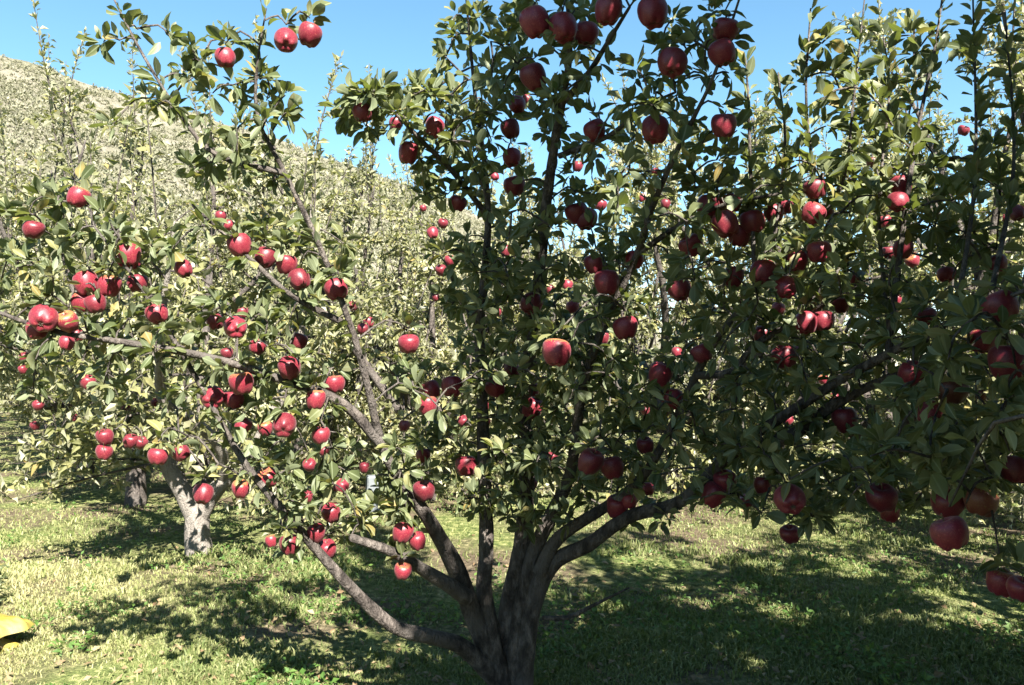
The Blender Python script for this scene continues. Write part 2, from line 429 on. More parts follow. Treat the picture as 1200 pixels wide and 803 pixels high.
# ------------------------------------------------------------------ apples: photo pixel, width in pixels, what it looks like
APPLES = """
627,26,33|dark red apple at top of main tree, leftmost of the four in a high arc
660,33,33|dark red apple touching a lower neighbour at the top of the main stem
687,39,29|dark red apple tucked against the right of the topmost stem apple
713,12,32|dark apple with a bright red right edge against the sky above the stem
765,15,34|large round apple alone against the sky at the top edge of the picture
788,74,34|dark red apple below the top edge, beside a leafy twig in the sky
850,35,32|upper apple of a stacked pair hanging against the sky at top right
846,62,32|lower apple of a stacked pair hanging against the sky at top right
848,147,29|single dark red apple under the stacked sky pair, by a leafy shoot
768,152,32|large red apple with a lit right side in the fork right of the stem
697,153,26|round dark apple just right of the main stem, sky behind it
625,90,30|very dark apple against the main stem below the highest arc of apples
618,118,15|small bright apple lit by sun beside the main stem near the top
606,123,20|half hidden red apple left of the small sunlit one on the stem
598,151,22|shadowed apple hanging left of the stem under two half hidden apples
600,185,22|shadowed apple second from bottom in the column left of the stem
603,218,25|dark round apple lowest in the column left of the upper stem
537,238,20|dark red apple at the end of the left twig where sky meets hill
425,132,23|red apple partly covered by a pale leaf at far left of sunlit spray
464,145,16|small red apple buried in the pale leaves of the sunlit spray
509,149,22|red apple with a dark leaf shadow, right of the pale sunlit spray
479,179,24|red apple hanging lowest below the pale sunlit spray against sky
264,68,23|red apple alone on the left of the tall upper left branch
335,48,27|red apple showing its blossom end, left one of the high sunlit pair
363,41,28|red apple with yellowish streaks, right one of the high sunlit pair
92,231,24|pinkish red apple alone and highest on the sunlit left foliage
39,269,23|dark apple with a bright highlight near the left edge of the picture
676,250,26|left one of two dark apples just right of the stem at mid height
687,257,26|right one of two dark apples just right of the stem at mid height
830,242,27|dark red apple at the left end of the large middle right cluster
850,263,30|dark apple low in the middle of the large middle right cluster
882,260,28|bright red apple at the front right of the large middle right cluster
857,238,24|shaded apple at the top of the large middle right cluster
866,276,26|deeply shaded apple lowest in the large middle right cluster
907,250,22|dark apple between the large right cluster and a hanging neighbour
921,243,18|small dark apple touching the right of its neighbour beyond the cluster
955,221,25|dark red apple above a pair on the right, among green leaves
953,250,26|red apple, front one of a pair below a single apple on the right
967,248,20|dark apple behind the right side of the right hand pair
1054,220,26|nearly black apple above another in the shaded upper right foliage
1052,237,24|dark apple directly beneath the nearly black one at upper right
1129,153,13|small plum coloured apple alone among the upper right shoots
1192,250,17|half hidden red apple at the right edge of the picture, high up
150,299,28|large evenly lit pink red apple on the upper left foliage
101,332,27|sunlit red apple, left one of a side by side pair at far left
128,335,26|sunlit red apple with a leaf shadow, right one of the far left pair
161,332,23|half shaded apple right of the side by side far left pair
97,354,26|deeply shaded apple beneath the left one of the far left pair
112,356,24|deeply shaded apple beneath the right one of the far left pair
158,309,15|small shaded apple just behind the large evenly lit pink red one
215,315,20|red apple crossed by a leaf shadow, right of the large pink red one
281,287,27|red apple with a dark notch of shadow, left end of a slanting row
311,302,25|dark rosy apple second in the slanting row under the grey limb
336,310,25|rosy apple third in the slanting row, partly behind a leaf
351,328,25|bright round apple at the lower right end of the slanting row
394,339,27|bright rosy apple beside the grey left limb
184,368,25|bright red apple alone in the middle of the left foliage
51,374,31|largest apple of the far left bunch, shadow on its right side
79,377,24|red apple at the right shoulder of the far left bunch
91,393,15|small red apple at the right foot of the far left bunch
78,402,17|small rosy apple at the bottom of the far left bunch
44,386,24|shaded apple beneath the largest apple of the far left bunch
103,448,17|round bright red apple alone below the far left bunch
276,384,26|bright red apple with a highlight near its base, mid left foliage
252,377,20|rosy apple left of and touching a brighter one, mid left foliage
284,366,14|small apple peeping above the touching pair in mid left foliage
266,414,14|small red apple below the touching pair in mid left foliage
302,406,20|red apple half covered by leaves between mid left pair and grey limb
350,400,20|leaf crossed apple left of the grey limb above a shadowed one
339,431,26|red apple with its upper right in black shadow, left of the grey limb
283,449,27|dark apple with a lit right edge above a round bright apple
274,468,23|dark apple hidden behind the round bright apple on the left
249,466,27|round bright apple alone in sun at left, dark apples to its right
392,450,25|red apple cut by a leaf shadow at the foot of the grey limb
370,468,22|rosy apple lower left of the leaf cut one by the grey limb
333,499,27|large sunlit apple with its blossom end showing, lower left foliage
285,498,20|pink apple left of the large one with visible blossom end
311,502,17|shaded apple just left of and behind the large sunlit lower left one
376,510,22|red apple striped with shadow below the foot of the grey limb
123,512,19|red apple highest in the low dark cluster beside the left trunk
122,530,19|dark apple lowest in the low dark cluster beside the left trunk
153,517,17|dark apple with bright specks, middle of the low left cluster
165,519,15|small dark apple at the right end of the low left cluster
212,531,20|dark red apple under the pale limb of the left tree
185,535,22|dark apple at the upper end of the left tree's forked trunk
238,579,23|dark apple with a lit triangle in the fork of the pale left trunk
282,573,20|pink sunlit apple right of the pale forked trunk
313,560,25|rosy apple upper right of the pale forked trunk, under leaves
363,545,16|small red apple above the low limb in lower left foliage
360,582,13|small shaded apple beside the low left limb
388,601,22|pale pink apple in full sun above the low left limb
370,625,21|red apple on top of a low hanging group by the low left limb
339,638,22|dark red apple at the lower left of the low hanging group
383,644,22|shaded apple at the lower right of the low hanging group
318,634,14|small red apple at the left of the low hanging group over the grass
401,570,16|small bright pink apple by the pale twigs above the low limb
472,669,21|dark red apple hanging under the cut stub over the grass
472,624,24|shaded apple, left of a pair above the cut stub
489,634,20|shaded apple, right of a pair above the cut stub
497,575,26|very dark apple between two left limbs near the crotch
496,534,17|red apple behind the left limb below a shaded group
479,403,26|dark apple glowing red at its base, left of the thin upright stem
504,457,24|bright apple, left of a touching pair beside the thin upright stem
530,453,25|bright apple, right of a touching pair beside the thin upright stem
501,475,22|dark apple beneath the touching bright pair
546,546,25|very dark apple against the thin upright stem low in the tree
580,453,25|very dark apple right of the thin upright stem at mid height
600,433,17|shaded apple between the two upright stems at mid height
624,457,16|sunlit apple crossed by a leaf, in front of the main stem
624,478,24|blackish apple beneath the leaf crossed one at the main stem
623,356,26|nearly black round apple in front of the main stem
652,413,33|large nearly black apple right of the main stem below mid height
711,331,29|glossy dark red apple with a highlight, right of the main stem
696,309,22|shaded apple hidden above the glossy one right of the stem
733,384,29|nearly black round apple right of and below the glossy one
796,339,27|dark red apple alone between the right limbs at mid height
743,305,22|dark apple at the crook of the right upright limb
810,288,27|very dark apple left of the large right cluster, below it
774,438,27|red apple, upper of two on the right side of centre
788,468,27|bright edged red apple, lower of two on the right side of centre
756,522,20|dark apple with a bright spot low in the centre right
692,541,29|dark red apple, left of a shaded pair above the right limb's base
717,548,28|dark red apple, right of a shaded pair above the right limb's base
723,594,26|shaded apple resting over the right limb where it leaves the trunk
737,587,20|red apple beside the shaded one over the right limb
759,573,16|small apple with a bright red spot above the right limb
894,319,29|bright glossy apple above the bare right branch, clear of leaves
860,324,23|dark apple left of the bright glossy one above the bare branch
960,295,27|bright glossy apple at the top right of a hanging string of apples
934,306,24|dark apple lower left of the bright one in the hanging string
921,337,25|very dark apple lowest in the hanging string on the right
912,362,16|small sunlit apple below the hanging string on the right
893,393,20|small bright apple with a pale right side on the bare right branch
919,418,27|red apple knobbed by a lit neighbour, below the bare right branch
930,414,17|small lit apple pressed against the right of a bigger red one
945,378,26|very dark apple, left of a pair in deep shade on the right
964,376,26|very dark apple, right of a pair in deep shade on the right
985,357,20|sun flecked apple above a deep shade pair on the right
822,414,24|blackish apple behind the bare right branch
1003,326,18|blackish apple alone in the dark right foliage above a flecked one
1042,296,16|small purple apple, left of a pair with a bright gap behind
1058,292,22|nearly black apple, right of a pair with a bright gap behind
1069,305,16|small pinkish lit apple under the nearly black one of a pair
1109,322,20|sun striped apple deep in the right foliage
1168,309,22|purple shaded apple near the right edge at mid height
1173,359,38|big dark red apple under a dark bough at the right edge
1151,400,30|big shaded apple, left neighbour of the biggest one at the right edge
1181,425,40|biggest deep red apple near the right edge at mid height
1086,371,22|dark apple resting above the end of the thick right limb
1116,458,34|big brownish apple with lit leaf edges under the thick right limb
1069,438,30|dark purple apple hanging under the thick right limb
1091,484,30|nearly black apple below the dark purple one under the right limb
990,492,29|dark plum apple with a small glint below the thick right limb
924,492,12|small lit apple against the lower right limb
965,445,12|small bright apple above the thick right limb
850,563,27|dark red apple, upper of a cluster at the lower right of the trunk
836,580,27|dark red apple, lower of a cluster at the lower right of the trunk
874,587,17|small shaded apple right of the lower right cluster
894,569,22|red apple with a dark side, alone between two lower right clusters
926,586,35|large dark apple with a glossy lower patch hanging over the grass
926,626,23|red apple with a white glint hanging lowest in the right centre
1033,583,34|large dark apple with a pale crescent glint, over lit grass
1043,600,22|dark apple pressed beneath the crescent glint one
1111,590,36|large dull red apple left of a brownish one at lower right
1149,587,36|large brownish green apple at lower right, half under dark leaves
1113,625,40|large deeply shaded apple under the dull red one at lower right
1190,550,32|large shaded apple cut by the right edge above the lower bunch
1173,682,31|bright red glossy apple hanging lowest at the right edge
1196,690,30|dark apple cut by the right edge beside the lowest glossy one
677,195,12|small pink apple on a far tree, seen right of the main stem
580,207,10|tiny red apple seen left of the main stem on a far tree
704,240,14|small red apple beside two dark ones, on a tree behind
753,232,10|tiny red apple between upper right limbs, on a tree behind
780,239,11|tiny pink apple right of another tiny one between upper limbs
768,202,10|tiny red apple against a far crown below the large fork apple
496,244,9|tiny red apple alone against the pale hillside foliage
519,262,12|small red apple at the top of a chain on the pale foliage
507,273,13|small lit apple second in the chain on the pale foliage
527,305,13|small red apple third in the chain on the pale foliage
517,317,13|small darker apple lowest in the chain on the pale foliage
511,349,9|tiny red apple alone beneath the chain on the pale foliage
1022,190,13|small orange red apple deep in the upper right foliage
1037,259,14|small lit red apple below the two dark upper right ones
259,253,13|small red apple on the dark green patch behind the upper left branch
268,264,12|small lower apple on the dark green patch behind the upper left branch
29,419,12|small red apple below the far left bunch, first of two
27,433,10|tiny red apple below the far left bunch, second of two
45,475,13|small red apple low at the far left above the alley
41,499,10|tiny red apple lowest at the far left over the alley
89,490,9|tiny red apple low between the alley and the left trunk
148,477,13|small red apple above the low dark left cluster
183,472,12|small shaded apple above the pale limb of the left tree
235,512,9|tiny red apple just under the pale limb of the left tree
413,359,11|small pink apple immediately right of the grey left limb
432,378,13|small pink apple, upper right of a small pair by the grey limb
425,386,13|small pink apple, lower left of a small pair by the grey limb
583,366,10|tiny red apple seen between the two upright stems
592,294,13|small red apple high between the two upright stems
671,360,16|pink sunlit apple on a far tree left of the glossy dark one
645,339,10|tiny red apple just right of the main stem at mid height
665,334,13|small dark red apple between main stem and glossy one
568,475,11|tiny red apple on the right edge of the thin upright stem
571,494,9|tiny red speck of an apple below another by the thin stem
543,494,14|small dark apple left of the thin upright stem
474,499,13|small red apple below and left of the touching bright pair
707,396,14|small pink apple seen between two nearly black ones
793,413,12|small red apple above two red ones right of centre
756,481,11|tiny red apple under the two red ones right of centre
978,465,10|tiny lit apple on the underside of the thick right limb
1050,351,12|small red apple in the dark right foliage above the limb
1150,463,12|small bright orange red apple amid the darkest right foliage
622,566,16|small red apple in front of the main stem near the crotch
618,588,12|small red apple below another in front of the stem near the crotch
647,536,13|small red apple right of the main stem above the crotch
427,548,12|small red apple beside the left limb above a blue grey gap
395,572,9|tiny red apple between the low limb and the pale twigs
380,529,12|small bright red apple under the striped one by the grey limb
428,383,9|tiny pink apple behind a small pair by the grey limb
1178,255,10|tiny orange red apple beside a half hidden one at the upper right edge
"""
apples = []
for line in APPLES.strip().splitlines():
    c, lab = line.split("|"); px, py, d = map(float, c.split(","))
    apples.append(dict(px=px, py=py, d=d, label=lab))

# ------------------------------------------------------------------ trees
class Tree:
    def __init__(self, name, label, base, group=None, bark=BARK):
        self.name, self.label, self.base, self.group, self.bark = name, label, np.asarray(base, float), group, bark
        self.trunk, self.limbs, self.branches, self.twigs = [], [], [], []
        self.leaves = Leaves(); self.nodes = []; self.noder = []
    def tube(self, where, pts, rad, step=.06, nodes=True):
        p, r = smooth_path(pts, rad, step)
        where.append((p, r))
        if nodes: self.nodes.append(p)
        return p, r
    def leafy(self, p, spacing, length, start=.1, up=.25, spread=1.0):
        s = np.r_[0, np.cumsum(np.linalg.norm(np.diff(p, axis=0), axis=1))]
        n = int(s[-1] * (1 - start) / spacing)
        if n < 1: return
        u = rng.uniform(start, 1.0, n) * s[-1]
        P = np.stack([np.interp(u, s, p[:, k]) for k in range(3)], 1)
        T = unit(np.gradient(p, axis=0)); T = np.stack([np.interp(u, s, T[:, k]) for k in range(3)], 1)
        R = unit(rng.normal(size=(n, 3)))
        D = unit(T * .55 + R * spread + np.array((0, 0, up * rng.uniform(-.6, 1.2))))
        N = unit(rng.normal(size=(n, 3)) * .55 + np.array((0, 0, .9)))
        self.leaves.add(P + D * .012, D, N, length * rng.uniform(.62, 1.2, n))
    def rosette(self, p, d, n, length):
        R = unit(rng.normal(size=(n, 3)) + d * .5 + np.array((0, 0, .25)))
        N = unit(rng.normal(size=(n, 3)) * .5 + np.array((0, 0, .8)))
        self.leaves.add(p + R * .015, R, N, length * rng.uniform(.7, 1.2, n))
    def finish(self, leaf_mat, detail, cull=None, sides=7):
        root = bpy.data.objects.new(self.name, None); col.objects.link(root); root.location = self.base
        root.empty_display_size = .2
        tag(root, self.label, "tree", self.group)
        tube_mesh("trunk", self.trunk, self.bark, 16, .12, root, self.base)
        for k, l in enumerate(self.limbs): tube_mesh("limb", [l], BARK if k in (2, 4) else self.bark, 12, .10, root, self.base)
        for b in self.branches: tube_mesh("branch", [b], self.bark, 8, .08, root, self.base)
        if self.twigs: tube_mesh("twigs", self.twigs, self.bark if self.bark is not BARK_PALE else BARK, 5, 0, root, self.base)
        arr = self.leaves.arrays()
        if cull is not None:
            k = cull(arr); arr = tuple(a[k] for a in arr)
        leaf_mesh("crown", arr, leaf_mat, detail, root, self.base)
        return root

def grow_crown(T, fork, H, R, n_limb, n_sub, spacing, leaf, trunk_r, shoots=14, limbs=None, shoot_len=(.7, 1.5), keep=None, low=0.0, skirt=0):
    """Open vase: limbs, side branches, twigs and upright shoots, all leafy."""
    ok = (lambda p: True) if keep is None else keep
    paths = []
    if limbs is None:
        ph = rng.random() * 6.28
        for i in range(n_limb):
            a = ph + 6.283 * i / n_limb + rng.normal(0, .2)
            o = np.array((math.cos(a), math.sin(a), 0)); hh = H - fork[2]; rr = R * rng.uniform(.75, 1.05)
            lift = rng.uniform(.75, 1.0)
            pts = [fork - np.array((0, 0, .12)), fork + o * rr * .3 + (0, 0, hh * .18 * lift), fork + o * rr * .62 + (0, 0, hh * .42 * lift) + rng.normal(0, .08, 3),
                   fork + o * rr * .85 + (0, 0, hh * .68 * lift) + rng.normal(0, .1, 3), fork + o * rr * .95 + (0, 0, hh * .92 * lift)]
            if ok(np.array(pts)): paths.append(T.tube(T.limbs, pts, [trunk_r * .6, trunk_r * .48, trunk_r * .33, trunk_r * .2, .008]))
        pts = [fork - np.array((0, 0, .1)), fork + (rng.normal(0, .1), rng.normal(0, .1), (H - fork[2]) * .5), fork + (rng.normal(0, .2), rng.normal(0, .2), (H - fork[2]) * .98)]
        if ok(np.array(pts)): paths.append(T.tube(T.limbs, pts, [trunk_r * .5, trunk_r * .3, .008]))
    else:
        paths = limbs
    axis = fork.copy()
    for p, r in paths:
        s = np.linspace(.14, .98, n_sub)
        for k_, q in enumerate(s):
            if k_ < skirt: q = rng.uniform(.3, .65)
            i = min(len(p) - 2, int(q * (len(p) - 1) + rng.integers(-2, 3))); i = max(i, 1)
            o = p[i] - axis; o[2] = 0; o = unit(o[None])[0] if np.linalg.norm(o) > .15 else unit(rng.normal(size=(1, 3)))[0]
            d = unit((rng.normal(size=3) * .75 + o * .55 + np.array((0, 0, rng.uniform(-.45 - low, .55))))[None])[0]
            L = rng.uniform(.45, 1.05) * (1.1 - .45 * q)
            end = p[i] + d * L + np.array((0, 0, rng.uniform(-.2, .1)))
            end[2] = max(end[2], .45 - low * .9)
            mid = (p[i] + end) / 2 + np.array((0, 0, .06)) + rng.normal(0, .04, 3)
            if not ok(np.array([p[i], mid, end])): continue
            if k_ < skirt: end[2] = rng.uniform(.12, .75); mid = (p[i] + end) / 2 + np.array((0, 0, .12))
            sp, sr = T.tube(T.twigs, [p[i], mid, end], [max(.005, min(.013, r[i] * .5)), .008, .003], .1)
            T.leafy(sp, spacing * 1.5, leaf)
            for _ in range(int(2 + L * 7)):
                j = rng.integers(len(sp) // 4, len(sp))
                d2 = unit((rng.normal(size=3) + d * .4 + np.array((0, 0, .25)))[None])[0]
                L2 = rng.uniform(.14, .42)
                e2 = sp[j] + d2 * L2
                if not ok(np.array([sp[j], e2])): continue
                tp, _r = T.tube(T.twigs, [sp[j], (sp[j] + e2) / 2 + rng.normal(0, .02, 3), e2], [.004, .003, .002], .12)
                T.leafy(tp, spacing, leaf, 0.05)
    for _ in range(shoots):
        p, r = paths[rng.integers(len(paths))]
        i = rng.integers(int(len(p) * .45), len(p) - 1)
        L = rng.uniform(*shoot_len)
        e = p[i] + np.array((rng.normal(0, .16), rng.normal(0, .16), 1.0)) * L
        if not ok(np.array([p[i], e])): continue
        m_ = (p[i] + e) / 2 + rng.normal(0, .04, 3)
        sp, _r = T.tube(T.twigs, [p[i], m_, e], [.008, .006, .002], .1, nodes=False)
        T.leafy(sp, spacing * 1.25, leaf * .85, .12, up=.5, spread=.8)

trees = []
# --- the forked pale trunk on the left, in the sun
LD = 6.4
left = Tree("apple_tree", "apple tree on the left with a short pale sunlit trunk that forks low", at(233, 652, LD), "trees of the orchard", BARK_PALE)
left.tube(left.trunk, [at(234, 668, LD), at(233, 640, LD), at(231, 610, LD), at(230, 588, LD)], [.11, .099, .094, .08], nodes=False)
LP = [left.tube(left.limbs, [at(231, 607, LD), at(215, 578, LD - .05), at(198, 548, LD - .1), at(182, 510, LD - .2), at(150, 440, LD - .5), at(120, 360, LD - .9), at(100, 290, LD - 1.1)], [.085, .07, .062, .055, .045, .03, .01]),
      left.tube(left.limbs, [at(232, 606, LD), at(248, 580, LD), at(266, 560, LD), at(300, 520, LD + .1), at(340, 440, LD + .1), at(360, 340, LD), at(365, 240, LD)], [.075, .068, .058, .045, .035, .025, .008]),
      left.tube(left.limbs, [at(231, 600, LD), at(238, 560, LD + .3), at(236, 500, LD + .7), at(240, 400, LD + 1.2), at(250, 250, LD + 1.5), at(250, 150, LD + 1.6)], [.06, .055, .05, .04, .025, .008]),
      left.tube(left.limbs, [at(262, 565, LD), at(258, 525, LD - .25), at(225, 492, LD - .45), at(190, 465, LD - .8), at(190, 380, LD - 1.2), at(205, 260, LD - 1.4)], [.04, .045, .045, .038, .025, .008]),
      left.tube(left.limbs, [at(215, 578, LD), at(195, 520, LD + .5), at(130, 430, LD + .8), at(80, 320, LD + .9), at(60, 200, LD + .9)], [.05, .045, .038, .025, .008])]
grow_crown(left, at(231, 600, LD), 3.9, 2.2, 5, 12, .0165, .09, .12, 34, LP, (.7, 1.5))
trees.append(left)

# --- trees of the rows behind: x, y, height, radius, label, low branches
ROWS = [
    (-4.15, 8.9, 4.0, 2.0, "apple tree with a dark slim trunk standing right behind the pale forked one"),
    (-5.75, 10.9, 3.9, 2.0, "apple tree over the shaded edge of the grass alley, third along the left row"),
    (-7.5, 13.4, 3.8, 2.0, "apple tree fourth along the left row beside the grass alley"),
    (-9.3, 16.2, 3.8, 2.1, "apple tree fifth along the left row beside the grass alley"),
    (-11.3, 19.0, 3.8, 2.1, "apple tree sixth along the left row beside the grass alley"),
    (-13.6, 22.5, 3.8, 2.3, "last apple tree of the left row, at the far end of the grass alley"),
    (-2.35, 10.6, 4.4, 1.7, "apple tree with thin upright shoots against the sky between the left limb and the spray"),
    (1.9, 9.6, 4.0, 2.2, "apple tree behind the main stem, its foliage hanging down to the lit grass"),
    (-.95, 9.1, 3.2, 1.7, "low apple tree between the lower left limbs and the thin upright stem"),
    (-.1, 12.2, 3.6, 1.9, "apple tree seen through the lower left limbs of the front tree"),
    (3.9, 8.4, 4.9, 2.4, "apple tree behind the thick right limb, sunlit crown below the shoots"),
    (5.5, 6.9, 5.0, 2.5, "apple tree with fine leafy shoots at the right edge behind the shaded bough"),
    (6.9, 9.8, 5.4, 2.5, "apple tree with tall shoots at the upper right edge"),
    (-1.4, 15.4, 3.6, 2.0, "apple tree under the bare slope, beyond the thin upright stem"),
    (4.3, 12.6, 5.0, 2.2, "apple tree filling the gap behind the right limbs"),
    (-3.7, 14.0, 3.9, 1.9, "apple tree between the slim trunk tree and the sky shoots"),
    (8.0, 13.0, 5.2, 2.3, "far apple tree at the right edge behind the tall shoot tree"),
    (1.6, 15.6, 4.0, 2.1, "far apple tree low in the gap right of the main stem"),
    (-5.8, 17.5, 3.8, 2.1, "far apple tree of the second left row below the pale hill"),
    (-8.2, 21.0, 3.8, 2.3, "farthest apple tree of the second left row, near the hill foot"),
    (-3.2, 20.0, 3.8, 2.2, "far apple tree at the foot of the bare slope left of the main tree"),
    (0.6, 20.5, 4.0, 2.3, "far apple tree at the hill foot behind the main stem"),
    (5.6, 17.5, 4.2, 2.4, "far apple tree in the third row, behind the right limbs"),
    (10.2, 16.5, 4.5, 2.4, "far apple tree in the third row at the right edge"),
    (2.9, 19.0, 4.2, 2.4, "far apple tree in the last row, showing through the middle right branches"),
    (8.1, 20.5, 4.6, 2.6, "far apple tree in the last row, behind the shaded right bough"),
    (-18.0, 22.5, 3.8, 2.3, "apple tree across the grass alley at the far left edge"),
]
for x, y, H, R, lab in ROWS:
    t = Tree("apple_tree", lab, (x, y, float(ground_z(x, y))), "trees of the orchard")
    fk = np.array((x + rng.normal(0, .05), y, rng.uniform(.6, .8)))
    t.tube(t.trunk, [(x, y, -.12), (x + rng.normal(0, .02), y, .3), fk], [.125, .1, .085], nodes=False)
    far = y > 13.5
    grow_crown(t, fk, H, R, 9 if x > 3 and not far else 7, 12 if x > 3 and not far else 11 if not far else 8, .0115 if not far else .018, .076 if not far else .105, .11, 40 if not far else 24, low=.05 if x < -4 else .4, skirt=0 if x < -4 else 4, shoot_len=(.6, 1.7))
    trees.append(t)

# --- the neighbour on the right: its trunk stands out of frame, its low bough reaches in
def in_view(p, m=25):
    px, py, d = project(p)
    return (d > .02) & (px > -m) & (px < 1200 + m) & (py > -m) & (py < 803 + m)
def bough_zone(p):
    px, py, d = project(p)
    return (px > 1075 + 60 * np.sin(py / 45.0)) & (py > 285) & (py < 700) & (d > 1.35)
NX, NY = 1.95, .35
right = Tree("apple_tree", "neighbouring apple tree in deep shade whose low bough reaches in at the right edge", (NX, NY, float(ground_z(NX, NY))), "trees of the orchard")
fk = np.array((NX, NY, .75))
right.tube(right.trunk, [(NX, NY, -.1), (NX, NY, .3), fk], [.15, .12, .1], nodes=False)
def keep_right(p):
    q = np.linspace(0, 1, 8)[:, None, None] * (p[1:] - p[:-1])[None] + p[:-1][None]
    return not np.any((in_view(q) & ~bough_zone(q)) | (q[..., 0] < .85 - .364 * q[..., 1]))  # slanted crown edge is shaped to let sun reach the left spray
RL = []
for i in range(22):
    a = 6.283 * i / 22 + rng.normal(0, .1); o = np.array((math.cos(a), math.sin(a), 0)); rr = rng.uniform(1.9, 2.9)
    k = (.55, .8, .95)[i % 3]
    pts = [fk - (0, 0, .1), fk + o * rr * .16 + (0, 0, 1.3), fk + o * rr * .5 + (0, 0, 1.3 + 1.9 * k * .6), fk + o * rr * .8 + (0, 0, 1.3 + 2.8 * k * .8), fk + o * rr + (0, 0, 1.3 + 3.2 * k)]
    pp, pr = smooth_path(pts, [.07, .055, .035, .02, .008])
    ok_ = ~((in_view(pp) & ~bough_zone(pp)) | (pp[:, 0] < .85 - .364 * pp[:, 1]))
    n_ok = len(pp) if ok_.all() else int(np.argmin(ok_))
    if n_ok > 12:
        right.limbs.append((pp[:n_ok], pr[:n_ok])); right.nodes.append(pp[:n_ok]); RL.append((pp[:n_ok], pr[:n_ok]))
grow_crown(right, fk, 5.7, 2.6, 15, 24, .0098, .09, .13, 60, RL, keep=keep_right, low=.35)
side = Tree("apple_tree", "orchard tree added beyond the right edge so its shade crosses the grass", (3.9, 2.7, 0.0), "trees of the orchard")
fk = np.array((3.9, 2.7, .75))  # this tree is added to darken the ground on the right
side.tube(side.trunk, [(3.9, 2.7, -.1), (3.9, 2.7, .3), fk], [.14, .12, .1], nodes=False)
grow_crown(side, fk, 4.6, 2.3, 9, 13, .024, .12, .12, 20, keep=keep_right, low=.35)

# --- the main tree
main = Tree("apple_tree", "large front apple tree in shade with many dark stems rising from one trunk", (at(598, 815, 3.67)[0], at(598, 815, 3.67)[1], float(ground_z(0, 3.67))), "trees of the orchard")
def px_path(s): return [(at(a, b, c), r) for a, b, c, r in s]
def add(where, s, nodes=True):
    q = px_path(s)
    return main.tube(where, [p for p, _ in q], [r for _, r in q], .04, nodes)
add(main.trunk, [(598, 850, 3.7, .155), (601, 822, 3.68, .105), (602, 800, 3.66, .085), (600, 775, 3.64, .068), (595, 752, 3.62, .05)], False)
A = add(main.limbs, [(612, 830, 3.62, 0.0428), (616, 770, 3.57, 0.0421), (622, 720, 3.55, 0.0405), (632, 685, 3.54, 0.0438), (652, 657, 3.5, 0.0354), (690, 638, 3.42, 0.0319), (736, 606, 3.33, 0.0285), (800, 586, 3.18, 0.0252), (862, 525, 3.05, 0.0225), (921, 486, 2.9, 0.0199), (985, 445, 2.75, 0.0168), (1035, 418, 2.6, 0.0147), (1085, 392, 2.45, 0.0116), (1140, 365, 2.25, 0.0084), (1215, 335, 2.1, 0.0052)])
B = add(main.limbs, [(590, 790, 3.62, 0.0486), (598, 705, 3.63, 0.0464), (612, 640, 3.6, 0.0419), (617, 560, 3.56, 0.0368), (615, 480, 3.48, 0.0333), (622, 400, 3.38, 0.0283), (632, 320, 3.27, 0.0245), (640, 240, 3.15, 0.0214), (650, 170, 3.0, 0.0175), (660, 110, 2.87, 0.0138), (668, 60, 2.78, 0.0099), (664, -10, 2.7, 0.0061)])
Cc = add(main.limbs, [(586, 800, 3.58, 0.0467), (568, 700, 3.57, 0.0382), (570, 640, 3.56, 0.0340), (568, 560, 3.52, 0.0298), (565, 470, 3.47, 0.0255), (562, 390, 3.42, 0.0213), (568, 320, 3.37, 0.0179), (572, 255, 3.32, 0.0136), (567, 185, 3.27, 0.0102), (557, 115, 3.18, 0.0076), (550, 40, 3.08, 0.0051), (545, -15, 3.0, 0.0034)])
D_ = add(main.limbs, [(600, 800, 3.6, 0.0352), (606, 740, 3.58, 0.0387), (624, 655, 3.55, 0.0331), (645, 605, 3.5, 0.0296), (668, 555, 3.43, 0.0253), (682, 460, 3.28, 0.0204), (700, 400, 3.18, 0.0183), (722, 350, 3.08, 0.0155), (748, 295, 2.98, 0.0134), (760, 255, 2.88, 0.0120), (787, 190, 2.73, 0.0099), (812, 140, 2.63, 0.0077), (838, 85, 2.53, 0.0056), (866, 0, 2.48, 0.0035)])
E = add(main.limbs, [(588, 805, 3.6, 0.0433), (556, 725, 3.54, 0.0448), (534, 667, 3.44, 0.0402), (500, 605, 3.33, 0.0287), (467, 560, 3.25, 0.0223), (447, 520, 3.18, 0.0183), (430, 450, 3.08, 0.0139), (412, 385, 3.03, 0.0125), (375, 290, 2.94, 0.0105), (335, 205, 2.88, 0.0085), (303, 140, 2.84, 0.0065), (301, 80, 2.81, 0.0045), (312, 10, 2.79, 0.0025)])
Fl = add(main.limbs, [(590, 805, 3.6, 0.0450), (545, 760, 3.5, 0.0370), (511, 748, 3.42, 0.0322), (470, 738, 3.35, 0.0289), (444, 721, 3.3, 0.0264), (400, 677, 3.22, 0.0218), (350, 620, 3.15, 0.0182), (320, 585, 3.1, 0.0154), (285, 540, 3.08, 0.0126), (245, 470, 3.05, 0.0105), (205, 400, 3.0, 0.0084), (160, 330, 2.95, 0.0056), (110, 265, 2.9, 0.0035)])
G = add(main.limbs, [(548, 700, 3.42, 0.0350), (522, 683, 3.33, 0.0302), (501, 671, 3.28, 0.0264), (460, 647, 3.18, 0.0200), (411, 630, 3.08, 0.0152)])
Hh = add(main.limbs, [(632, 672, 3.5, 0.0304), (655, 630, 3.46, 0.0270), (719, 588, 3.36, 0.0216), (758, 552, 3.28, 0.0189), (800, 475, 3.13, 0.0162), (820, 431, 3.03, 0.0142), (843, 394, 2.93, 0.0121), (880, 347, 2.83, 0.0095), (930, 290, 2.78, 0.0075), (985, 220, 2.76, 0.0054), (1000, 120, 2.78, 0.0040), (1014, -10, 2.8, 0.0021)])
